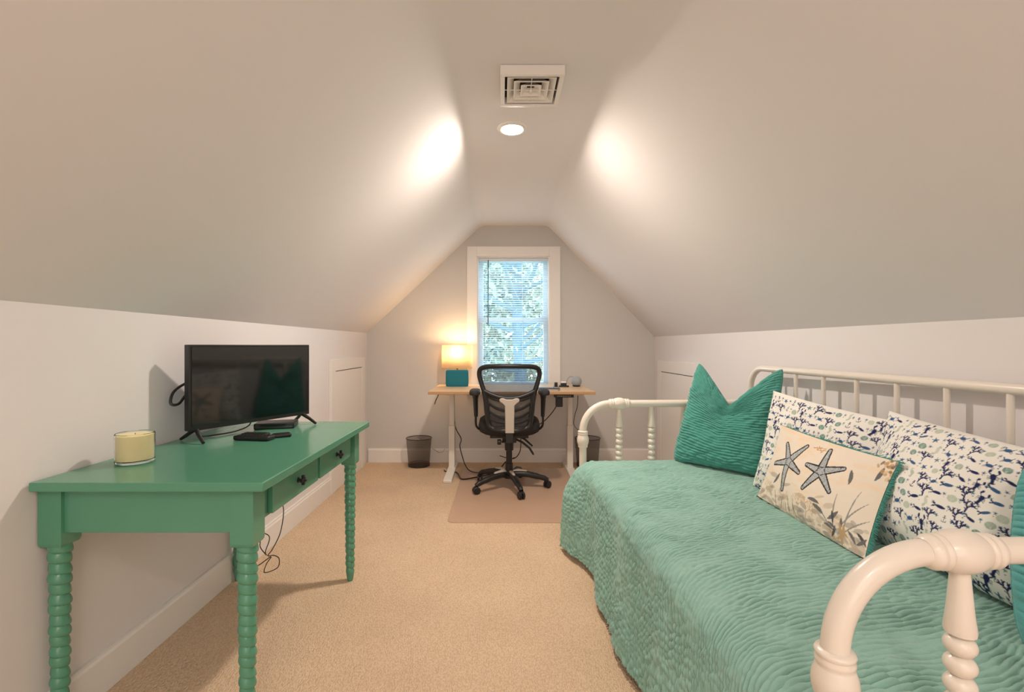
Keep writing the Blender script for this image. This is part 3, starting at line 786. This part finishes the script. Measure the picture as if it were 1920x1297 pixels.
def sea_print(w, h, seed):
    random.seed(seed); P = Paint(w, h, (238, 236, 230), 7)
    kinds = [m_coral, m_lob, m_fish, m_crab, m_star, m_shell, m_shell, m_horse, m_coral, m_anchor, m_fish]
    sp = 4.3; r = 0; y = 1.0; last = None
    while y < h:
        x = (r % 2)*sp/2+.4
        while x < w:
            k = random.choice(kinds)
            if k is last: k = random.choice(kinds)
            last = k; sz = {m_coral: 1.15, m_lob: 1.0, m_star: 1.0, m_anchor: .9, m_fish: .95, m_crab: .85, m_shell: .95, m_horse: 1.0}[k]
            k(P, (x+random.uniform(-.3, .3), y+random.uniform(-.3, .3)), random.uniform(-.5, .5), sz*1.42*random.uniform(.88, 1.1))
            P.ell((x+sp/2, y+random.uniform(-.8, .2)), .17, .17, 0, random.choice([BLUE, TEALS, (190, 160, 140)])); 
            m_star(P, (x+sp/2+random.uniform(-.2, .2), y+random.uniform(.5, .9)), random.uniform(0, 1), .8)
            x += sp
        y += 3.5; r += 1
    return P.img
def star_print(w, h):
    random.seed(4); P = Paint(w, h, (234, 222, 206), 9)
    # sandy washes with shape of their own
    for _ in range(60): P.ell((random.uniform(0, w), random.uniform(h*.2, h)), random.uniform(2, 6), random.uniform(.5, 1.6), random.uniform(-.2, .2), random.choice([(240, 212, 180), (230, 222, 208), (236, 208, 172)]), .35)
    for _ in range(150): P.ell((random.uniform(0, w), abs(random.gauss(0, h*.16))), random.uniform(.8, 3), random.uniform(.3, 1), random.uniform(-.6, .6), random.choice([(196, 180, 158), (168, 158, 146), (222, 208, 190), (150, 146, 140)]), .6)
    def frond(x, y, a, L, col, d, r0=.1):
        x2, y2 = x+L*math.cos(a), y+L*math.sin(a); P.seg((x, y), (x2, y2), r0, r0*.8, col)
        if d: frond(x2, y2, a+random.uniform(.2, .6), L*.8, col, d-1, r0*.85); frond(x2, y2, a-random.uniform(.2, .6), L*.8, col, d-1, r0*.85)
    TAN = (200, 168, 124); GR = (112, 112, 112); GR2 = (150, 148, 144)
    for x_, n_ in ((w*.50, 5), (w*.56, 5), (w*.62, 4), (w*.12, 4), (w*.33, 3)): frond(x_, h*.05+1, PI/2+random.uniform(-.2, .2), 2.1, TAN, n_, .13)
    def leafblade(x, y, a, L, col, wd=.35, curve=.3):
        px, py = x, y
        for i in range(10):
            nx_, ny_ = px+L/10*math.cos(a), py+L/10*math.sin(a); rr = wd*math.sin(PI*(i+.7)/11); P.seg((px, py), (nx_, ny_), rr, rr, col); px, py = nx_, ny_; a += curve/10
    for x_, a_, L_ in ((w*.80, 1.9, 13), (w*.82, 1.3, 16), (w*.84, 1.0, 12), (w*.78, 2.3, 10), (w*.86, 1.6, 17)): leafblade(x_, 3, a_, L_, GR2, .22, random.uniform(-.6, .6))
    for x_, y_, a_ in ((w*.80, h*.62, 1.6), (w*.70, h*.22, 2.6), (w*.74, h*.20, .6), (w*.93, h*.75, 1.2), (w*.66, h*.3, 2.9), (w*.18, h*.28, .9)): leafblade(x_, y_, a_, 5, GR, .7, .5)
    for x_ in (.25, .3, .36, .4, .45, .47): leafblade(w*x_, .5, 1.57+random.uniform(-.25, .25), random.uniform(4, 8), (148, 134, 112), .2, .3)
    for _ in range(14): leafblade(random.uniform(w*.55, w), random.uniform(0, h*.2), random.uniform(.3, 2.8), 4, random.choice([GR, (190, 160, 120), (84, 86, 90)]), .5, .5)
    for _ in range(26): P.ell((w-abs(random.gauss(0, 2.4)), h-abs(random.gauss(0, 3.2))), random.uniform(.4, 1.2), random.uniform(.3, .7), random.uniform(0, 3), random.choice([(190, 156, 110), (120, 108, 92), (222, 190, 150)]), .8)
    for _ in range(9): P.seg((random.uniform(w*.42, w*.52), h*.86+random.uniform(-.6, .6)), (random.uniform(w*.44, w*.54), h*.9+random.uniform(-.6, .6)), .15, .1, (206, 160, 110))
    def starfish(c, R, a0, lens):
        for pas, (ex, col) in enumerate(((.42, (44, 46, 50)), (0, (176, 180, 182)))):
            for i in range(5):
                a_ = a0+i*2*PI/5+[0, .08, -.05, .06, -.04][i]; L = R*lens[i]
                P.seg(c, (c[0]+L*math.cos(a_), c[1]+L*math.sin(a_)), 1.55+ex, .55+ex, col)
        for i in range(5):
            a_ = a0+i*2*PI/5+[0, .08, -.05, .06, -.04][i]; L = R*lens[i]
            for q in range(40):
                t = random.uniform(.05, 1); o_ = random.uniform(-1, 1)*(1.2-.8*t)
                P.ell((c[0]+t*L*math.cos(a_)-o_*math.sin(a_), c[1]+t*L*math.sin(a_)+o_*math.cos(a_)), .13, .1, random.uniform(0, 3), random.choice([(60, 62, 66), (90, 92, 96), (228, 230, 230)]))
            for q in range(30):
                t = q/30; s_ = (1.55-1.0*t)
                for sg in (-1, 1): P.ell((c[0]+t*L*math.cos(a_)-sg*s_*math.sin(a_), c[1]+t*L*math.sin(a_)+sg*s_*math.cos(a_)), .2, .14, a_, (48, 50, 54))
    starfish((w*.265, h*.60), 9.6, 1.0, [1.05, .95, .95, 1.2, .9]); starfish((w*.585, h*.64), 8.8, 1.75, [1, .85, 1.1, 1.0, 1.0])
    return P.img

GP = 'teal quilted velvet pillows'
pillow('throw_pillow', 'large teal quilted pillow with a deep notch, standing against the far arm', [(.94,2.62,.50),(1.285,2.235,.50),(1.41,2.36,1.03),(1.075,2.60,1.055)],
       .085, (380, 330), ['teal'], quilt=.0052, chop=.78, seed=31, cin=.045, rnd=.045, chopw=1.0, back=.55, pw=.36)
imgA = sea_print(64, 46, 5); imgB = sea_print(64, 46, 12)
pillow('patterned_pillow', 'sea creature print pillow behind the starfish cushion, beside the notched teal pillow', [(1.13,2.14,.50),(1.26,1.52,.50),(1.40,1.56,.87),(1.225,2.14,.935)],
       .052, (330, 250), ['print'], img=imgA, seed=41, cin=.05, back=.5, pw=.48, wrinkle=.016)
pillow('patterned_pillow', 'sea creature print pillow in full view between starfish cushion and near arm', [(1.21,1.60,.50),(1.245,1.10,.50),(1.40,1.12,.86),(1.39,1.70,.905)],
       .12, (360, 280), ['print'], img=imgB, seed=47, cin=.035, back=.3, pw=.5, pe=2.0, wrinkle=.016)
imgS = star_print(56, 33)
M['star'] = M['print']
sp, fr, nr = pillow('lumbar_pillow', 'small beige rectangular cushion printed with two grey starfish', [(1.065,1.985,.50),(1.065,1.395,.50),(1.205,1.44,.785),(1.19,2.02,.80)],
       .040, (420, 260), ['print', 'teal'], img=imgS, seed=53, cin=.045, back=.45, pw=.75, pe=1.8)
# teal fringe round the starfish cushion's edge
c = MB(); random.seed(3); o0 = Vector(sp.location)
nu_, nv_ = fr.shape[:2]
per = [fr[i, -1] for i in range(0, nu_, 3)]+[fr[-1, j] for j in range(nv_-1, -1, -2)]+[fr[0, j] for j in range(0, nv_, 3)]
for p in per:
    q = Vector(p)-Vector(nr)*.002-o0
    for _ in range(2):
        dv = (Vector(p)-Vector(fr[nu_//2, nv_//2])).normalized()*random.uniform(.004, .010)-Vector(nr)*random.uniform(.004, .012)+Vector([random.gauss(0, .003) for _ in range(3)])
        c.tube([q, q+dv], [.0016, .0008], 5)
c.build('fringe', 'teal', sp)
pillow('throw_pillow', 'aqua quilted pillow at the photo right edge, leaning on the near arm', [(1.085,.995,.50),(1.33,.80,.50),(1.39,.86,.87),(1.195,1.09,.88)],
       .12, (300, 300), ['teal_near'], quilt=.0052, seed=67, cin=-.10, rnd=.06, pe=1.9, pw=.5, back=.8, zfloor=ZQ+.006)

# ------------------------------------------------------------------ standing desk
dk = thing('standing_desk', 'pale wood standing desk with white legs below the window', 'desk', (.08, 4.15, 0))
X0, X1, Y0, Y1 = -.674, .672, -.35, .35
c = MB(); c.bb(X0, X1, Y0, Y1, ZT-.024, ZT-.001); c.build('desktop_edge', 'edge', dk, bev=.004)
c = MB(); c.bb(X0+.002, X1-.002, Y0+.002, Y1-.002, ZT-.0012, ZT); c.build('desktop', 'wood', dk, smooth=False)
for cx in (-.53, .533):
    c = MB(); c.bb(cx-.026, cx+.026, .10, .18, .03, .42); c.build('leg', 'deskwhite', dk, bev=.003)
    c = MB(); c.bb(cx-.021, cx+.021, .107, .173, .42, ZT-.045); c.build('leg_upper', 'deskwhite', dk, bev=.003)
    c = MB(); c.prism([(-.23, 0), (-.235, .02), (-.225, .026), (.14, .042), (.40, .026), (.41, .02), (.405, 0)], 'x', cx-.035, cx+.035); c.build('foot', 'deskwhite', dk, bev=.003)
c = MB(); c.bb(-.60, .60, .11, .17, ZT-.06, ZT-.025); c.build('crossbar', 'deskwhite', dk, bev=.002)
for x_ in (-.56, .50):
    c = MB(); c.bb(x_, x_+.06, -.25, .3, ZT-.04, ZT-.025); c.build('side_bracket', 'deskwhite', dk, bev=.002)
c = MB(); c.bb(.345, .50, -.33, -.25, ZT-.050, ZT-.025); cb = c.build('control_panel', 'black', dk, bev=.004)
c = MB()
for i in range(8): c.bb(.37+i*.014, .376+i*.014, -.332, -.329, ZT-.041, ZT-.036)
c.build('button', 'ledg', cb, smooth=False)
c = MB(); c.bb(.365, .42, -.26, -.20, ZT-.135, ZT-.05); c.build('power_box', 'black', dk, bev=.004)

sk = thing('smart_speaker', 'teal fabric speaker with rounded corners on desk before the lamp', 'speaker', (-.405, 4.30, ZT))
c = MB(); prof = []
for k in range(32):
    a_ = 2*PI*k/32; cx_ = abs(math.cos(a_))**.4*math.copysign(1, math.cos(a_)); cy_ = abs(math.sin(a_))**.4*math.copysign(1, math.sin(a_)); prof.append((.103*cx_, .045*cy_))
V = []; Z = [(0, .88), (.006, .93), (.03, .985), (.075, 1.0), (.125, .98), (.142, .93), (.147, .80), (.148, .3)]
for z_, q in Z: V += [(p[0]*(1-(1-q)*.45), p[1]*q, z_) for p in prof]
Fs = [(i*32+k, i*32+(k+1) % 32, (i+1)*32+(k+1) % 32, (i+1)*32+k) for i in range(len(Z)-1) for k in range(32)]+[tuple(range(31, -1, -1)), tuple(7*32+k for k in range(32))]
c.add(V, Fs); c.build('fabric_body', 'speaker', sk, ang=60)
c = MB(); c.bb(-.07, .07, -.03, .03, 0.0, .004); c.build('foot_pad', 'black', sk, bev=.001)

lp = thing('table_lamp', 'lit table lamp with cream shade at the left of the window', 'lamp', (-.418, 4.455, ZT-.0))
c = MB(); wx, wy, z0, z1 = .142, .075, .158, .372
V = []
for (z_, q) in ((z0, 1.0), (z1, .985)):
    for k in range(40):
        a_ = 2*PI*k/40; ex = .35
        V.append((wx*q*abs(math.cos(a_))**ex*math.copysign(1, math.cos(a_)), wy*q*abs(math.sin(a_))**ex*math.copysign(1, math.sin(a_)), z_))
c.add(V, [(k, (k+1) % 40, 40+(k+1) % 40, 40+k) for k in range(40)]); c.build('lamp_shade', 'shade', lp, ang=50, solid=.0015)
c = MB(); c.lathe([(.0005,0),(.055,0),(.055,.006),(.012,.012),(.008,.02),(.008,.19),(.014,.20),(.014,.225),(.0005,.226)], n=24); c.build('base', 'brass', lp)
c = MB(); c.sphere((0,0,.262), .028, 20, 14, (1,1,1.15)); c.build('bulb', 'bulb', lp)
bl_ = bpy.data.lights.new('lamp_glow', 'POINT'); bl_.energy = LAMP_POWER; bl_.color = (1.0, .68, .38); bl_.shadow_soft_size = .03
bo = bpy.data.objects.new('lamp_glow', bl_); COL.objects.link(bo); bo.location = (-.418, 4.455, ZT+.34)

bs = thing('ball_speaker', 'grey ball-shaped speaker at the right end of the desk', 'speaker', (.672, 4.28, ZT))
c = MB(); prof = [(.0005,.0)]+[(.0475*math.sin(t_), .047-.0475*math.cos(t_)) for t_ in [PI*i/24 for i in range(4, 24)]]+[(.0005,.0945)]
c.lathe(prof, n=32, cap=False); c.build('fabric_shell', 'ball', bs)
c = MB(); c.lathe([(.0005,0),(.031,0),(.034,.006),(.036,.010),(.0005,.0105)], n=32, cap=False); c.build('base_ring', 'black', bs)
def small(name, label, cat, loc, boxes, rz=0):
    r = thing(name, label, cat, loc, rz)
    for nm, b_, m_ in boxes:
        c = MB(); c.bb(*b_); c.build(nm, m_, r, bev=.002)
    return r
small('charging_dock', 'small black charging dock with a white top left of the ball speaker', 'charger', (.555, 4.24, ZT),
      [('base', (-.042, .042, -.03, .03, 0, .012), 'black'), ('body', (-.03, .022, -.015, .02, .012, .034), 'black'), ('top', (-.026, .018, -.012, .018, .034, .05), 'trim')])
small('earbud_case', 'tiny black cube left of the charging dock on the desk', 'case', (.487, 4.27, ZT), [('body', (-.014, .014, -.014, .014, .0, .03), 'black'), ('lid', (-.014, .014, -.014, .014, .031, .037), 'black')])
cord('desk_cord', 'thin dark cord arching between charging dock and ball speaker', 'cord', [(.578, 4.25, ZT+.03), (.59,4.26,ZT+.065),(.612,4.27,ZT+.088),(.64,4.27,ZT+.088)], .0015)
cord('desk_cord', 'short black cord lying left of the charging dock', 'cord', [(.455,4.20,ZT+.002),(.47,4.215,ZT+.003),(.50,4.20,ZT+.003),(.513,4.225,ZT+.004)], .0018)
kb = thing('notebook', 'navy blue notebook lying on desk beside the right armrest', 'notebook', (.38, 3.95, ZT), math.radians(-12))
c = MB(); c.bb(-.10, .10, -.07, .07, 0.0005, .003); c.bb(-.10, .10, -.07, .07, .011, .014); c.bb(-.10, -.097, -.07, .07, .003, .011); c.build('cover', 'navy', kb, bev=.001)
c = MB(); c.bb(-.096, .097, -.067, .067, .003, .011); c.build('pages', 'deskwhite', kb, smooth=False)

# ------------------------------------------------------------------ waste baskets
def basket(x, y, label):
    r = thing('waste_basket', label, 'waste basket', (x, y, 0))
    c = MB(); c.lathe([(.098,.006),(.118,.262)], n=40, cap=False); c.build('mesh_wall', 'basket', r, solid=.001)
    c = MB(); c.lathe([(.0005,.003),(.097,.003),(.099,.008),(.0005,.008)], n=40, cap=False); c.build('bottom', 'basketrim', r)
    for (R_, z_) in ((.119, .263), (.099, .006), (.1, .02)):
        c = MB(); c.tube([(R_*math.cos(2*PI*k/40), R_*math.sin(2*PI*k/40), z_) for k in range(40)], .0035, 8, closed=True); c.build('rim', 'basketrim', r)
    return r
basket(-.785, 4.488, 'black wire mesh waste basket left of the desk')
basket(.81, 4.488, 'black wire mesh waste basket behind the daybed arm')
cord('grey_cord', 'pale cord curling out of left waste basket to the baseboard', 'cord', [(-.82,4.46,.245),(-.79,4.44,.262),(-.75,4.41,.245)], .004, 'silver')
cord('wall_cord', 'grey cord on the floor edge right of the left basket', 'cord', [(-.66,4.50,.16),(-.63,4.52,.135),(-.60,4.55,.11),(-.57,4.57,.115),(-.55,4.58,.14)], .003, 'silver')

# ------------------------------------------------------------------ chair mat
c = MB(); rr = .05; mx0, mx1, my0, my1 = -.353, .70, 3.04, 4.36; pl = []
for (cx_, cy_, a0) in ((mx1-rr, my1-rr, 0), (mx0+rr, my1-rr, PI/2), (mx0+rr, my0+rr, PI), (mx1-rr, my0+rr, 1.5*PI)):
    for k in range(7): a_ = a0+PI/2*k/6; pl.append((cx_+rr*math.cos(a_), cy_+rr*math.sin(a_)))
c.prism(pl, 'z', .0005, .004); o = c.build('chair_mat', 'mat', bev=.001); tag(o, 'brown-tinted glossy vinyl mat under the office chair', 'chair mat')

# ------------------------------------------------------------------ office chair
oc = thing('office_chair', 'black mesh office chair with silver spine facing the desk', 'office chair', (.058, 3.79, .004))
def cz(zx, zy, S_=249.): return ((zx-822)/3.814/S_, 1.14-(zy/3.814+13)/S_)
def back_y(x_, z_): return -.22+.9*x_*x_-.10*(z_-.75)*(1 if z_ > .75 else .5)
def bpt(zx, zy, off=0):
    x_, z_ = cz(zx, zy); return (x_, back_y(x_, z_)+off, z_)
rimp = [(604,165),(614,125),(660,108),(740,104),(820,103),(900,104),(984,108),(1028,125),(1038,165),(1024,225),(1004,290),(992,360),(984,440),(972,510),(950,550),(890,566),(820,570),(752,566),(692,550),(670,510),(658,440),(650,360),(638,290),(618,225)]
c = MB(); c.tube(catmull([bpt(*p) for p in rimp], 5, True), .018, 12, closed=True, flat=1.0); c.build('back_frame', 'black', oc)
c = MB(); c.tube(catmull([bpt(*p) for p in ((640,285),(690,308),(750,328),(820,337),(892,328),(952,308),(1004,285))], 6), .017, 12); c.build('lumbar_bar', 'black', oc)
# upper mesh + lower mesh as thin curved sheets
def sheet(name, rows, m, off, th=.0015):
    c = MB(); V = []; n_ = 13
    for (xl, xr_, zy, dip) in rows:
        for k in range(n_):
            t_ = k/(n_-1); zx = xl+(xr_-xl)*t_; V.append(bpt(zx, zy+dip*math.sin(PI*t_), off))
    Fs = [(i*n_+k, i*n_+k+1, (i+1)*n_+k+1, (i+1)*n_+k) for i in range(len(rows)-1) for k in range(n_-1)]
    c.add(V, Fs); return c.build(name, m, oc, solid=th)
sheet('upper_mesh', [(612,1030,110,-4),(608,1034,165,0),(625,1018,225,10),(640,1004,283,50)], 'mesh', .004)
sheet('lower_mesh', [(640,1004,290,45),(650,992,360,20),(658,984,440,10),(672,970,510,5),(692,950,556,8)], 'mesh2', .006)
for s_ in (-1, 1):
    c = MB()
    for (xa, ya, xb, yb_, r_) in ((165,318,40,352,.011),(160,365,36,425,.012),(155,425,36,478,.012),(150,478,36,512,.011),(140,545,30,550,.013)):
        c.tube(catmull([bpt(822+s_*xa, ya, -.002), bpt(822+s_*(xa+xb)/2, (ya+yb_)/2+8, -.010), bpt(822+s_*xb, yb_, -.004)], 5), r_, 8, flat=.6)
    c.tube(catmull([bpt(822+s_*172, 300, 0), bpt(822+s_*158, 400, -.004), bpt(822+s_*150, 540, -.004)], 5), .015, 8)
    c.build('rib', 'black', oc)
c = MB()
yb0 = back_y(0, .6)
def sp_(zx, zy): x_, z_ = cz(zx, zy); return (x_, z_)
pl = [sp_(*p) for p in ((748,342),(756,333),(775,331),(800,340),(842,340),(868,331),(886,333),(893,342),(890,356),(872,368),(856,385),(855,470),(854,580),(791,580),(790,470),(788,385),(772,368),(752,356))]
c.prism(pl, 'y', yb0-.035, yb0-.014); c.build('spine', 'silver', oc, bev=.004)
c = MB(); c.box((0, yb0-.018, .455), (.055, .03, .10)); c.tube([(0, yb0-.018, .42), (0, -.12, .405), (0, -.02, .42)], [.024, .024, .03], 10); c.build('spine_bracket', 'black', oc, bev=.004)
# seat
c = MB(); V = []; zs_ = [(.435, .86), (.45, .97), (.49, 1.0), (.525, .97), (.545, .86), (.55, .6), (.548, .0)]
for z_, q in zs_:
    for k in range(40):
        a_ = 2*PI*k/40; ex = .5
        xx = .245*q*abs(math.cos(a_))**ex*math.copysign(1, math.cos(a_)); yy = .24*q*abs(math.sin(a_))**ex*math.copysign(1, math.sin(a_))
        V.append((xx, yy+.06, z_+.012*(xx/.245)**2-.02*max(0, yy/.24)**3))
Fs = [(i*40+k, i*40+(k+1) % 40, (i+1)*40+(k+1) % 40, (i+1)*40+k) for i in range(6) for k in range(40)]+[tuple(range(39, -1, -1))]
c.add(V, Fs); c.build('seat', 'blackmatte', oc, ang=70)
c = MB(); c.box((0, .02, .425), (.30, .26, .025)); c.box((0, .0, .395), (.11, .2, .04)); c.build('seat_plate', 'black', oc, bev=.006)
for s_ in (-1, 1):
    c = MB()
    V = []; nn = 28
    for (z_, q) in ((.757, .8), (.762, .97), (.776, 1), (.789, .93), (.795, .7)):
        for k in range(nn):
            a_ = 2*PI*k/nn; xx = .042*q*abs(math.cos(a_))**.75*math.copysign(1, math.cos(a_)); yy = .125*q*abs(math.sin(a_))**.6*math.copysign(1, math.sin(a_))
            V.append((s_*.266+xx, -.125+yy, z_))
    Fs = [(i*nn+k, i*nn+(k+1) % nn, (i+1)*nn+(k+1) % nn, (i+1)*nn+k) for i in range(4) for k in range(nn)]+[tuple(range(nn-1, -1, -1)), tuple(4*nn+k for k in range(nn))]
    c.add(V, Fs); c.build('armrest_pad', 'blackmatte', oc, ang=60)
    c = MB(); c.tube([(s_*.262, -.12, .76), (s_*.262, -.12, .72), (s_*.258, -.12, .585)], [.028, .020, .015], 12, flat=1.3)
    c.tube(catmull([(s_*.258, -.12, .61), (s_*.260, -.12, .54), (s_*.250, -.09, .495), (s_*.20, -.04, .455), (s_*.13, .0, .43)], 6), .009, 10)
    c.build('armrest_post', 'black', oc)
# gas lift, knob, levers
c = MB(); c.lathe([(.034,.385),(.036,.37),(.034,.30),(.024,.295),(.024,.20),(.030,.195),(.032,.11),(.028,.08),(.0005,.075)], n=24, cap=False); c.build('gas_lift', 'black', oc)
c = MB(); c.tube([(-.03,-.15,.40),(-.06,-.16,.395)], .007, 8); c.lathe([(.0005,0),(.018,0),(.021,.005),(.021,.025),(.018,.03),(.0005,.03)], (-.093,-.16,.395), 'x', 18, cap=False); c.build('tension_knob', 'black', oc)
c = MB(); c.tube([(.03,-.08,.41),(.10,-.12,.385),(.155,-.14,.345),(.18,-.15,.305),(.185,-.15,.295)], [.008,.009,.010,.009,.006], 8, flat=.6); c.build('lever', 'black', oc)
c = MB(); c.tube([(.06,-.02,.42),(.12,-.10,.405),(.18,-.12,.355)], [.007,.009,.008], 8, flat=.6); c.build('lever', 'black', oc)
for k in range(5):
    a_ = math.radians(-74+72*k); ca, sa = math.cos(a_), math.sin(a_)
    def rp(r_, z_): return (r_*ca, r_*sa, z_)
    c = MB(); c.tube(catmull([rp(.0,.095), rp(.06,.112), rp(.14,.108), rp(.22,.092), rp(.285,.075), rp(.305,.062)], 4), [.026]*9+[.024]*4+[.021]*4+[.018]*4, 12); lg = c.build('base_leg', 'black', oc)
    c = MB(); c.tube([rp(.02,.127), rp(.07,.135), rp(.13,.129), rp(.155,.120)], [.012,.019,.015,.004], 10, flat=.75); c.build('silver_inlay', 'silver', lg)
    wd = Matrix.Rotation(a_+.7*(k-2), 3, 'Z') @ Vector((1, 0, 0))
    cx_, cy_ = .305*ca, .305*sa
    c = MB()
    for s_ in (-1, 1):
        w0 = Vector((cx_, cy_, .0285))+wd*(s_*.014)
        c.lathe([(.0005,-.009),(.024,-.009),(.0280,-.006),(.0280,.006),(.024,.009),(.0005,.009)], tuple(w0), tuple(wd), 20, cap=False)
    c.tube([(cx_, cy_, .03), (cx_, cy_, .065)], .009, 8); c.box((cx_, cy_, .052), (.03, .03, .012))
    c.build('caster', 'black', oc)
c = MB(); c.lathe([(.0005,.075),(.04,.078),(.045,.1),(.04,.125),(.032,.135),(.0005,.136)], n=24, cap=False); c.build('hub', 'black', oc)

# ------------------------------------------------------------------ cords about the desk
cord('power_cord', 'black cord drooping from the desk power box behind the chair', 'cord',
     [(.46,3.93,.66),(.44,3.98,.60),(.37,4.05,.50),(.27,4.12,.42),(.18,4.18,.385),(.17,4.2,.33),(.16,4.2,.20),(.10,4.22,.13),(-.02,4.25,.15)], .004)
cord('power_cord', 'black power cord snaking over carpet from the left desk foot', 'cord',
     [(-.52,4.28,.012),(-.50,4.24,.012),(-.40,4.20,.012),(-.34,4.0,.012),(-.24,4.04,.012),(-.12,4.12,.014),(-.04,4.15,.012),(.0,4.22,.06),(.05,4.28,.10),(.12,4.30,.12)], .0055)
cord('power_cord', 'black cord falling down the left desk leg to the floor', 'cord',
     [(-.46,4.40,.72),(-.45,4.42,.55),(-.43,4.40,.38),(-.375,4.36,.28),(-.385,4.34,.22),(-.36,4.33,.12),(-.33,4.30,.05),(-.28,4.25,.012),(-.18,4.18,.014),(-.1,4.22,.012),(.04,4.22,.012)], .0045)
cord('power_cord', 'thin cord hanging from the right side of the desk near the bed arm', 'cord',
     [(.675,4.2,.74),(.672,4.22,.60),(.655,4.25,.52),(.66,4.35,.42),(.70,4.40,.36),(.78,4.42,.31)], .003)
cord('power_cord', 'dark cord hanging below the left end of the desk', 'cord',
     [(-.56,4.30,.74),(-.575,4.30,.69),(-.60,4.32,.64),(-.615,4.34,.60)], .004)
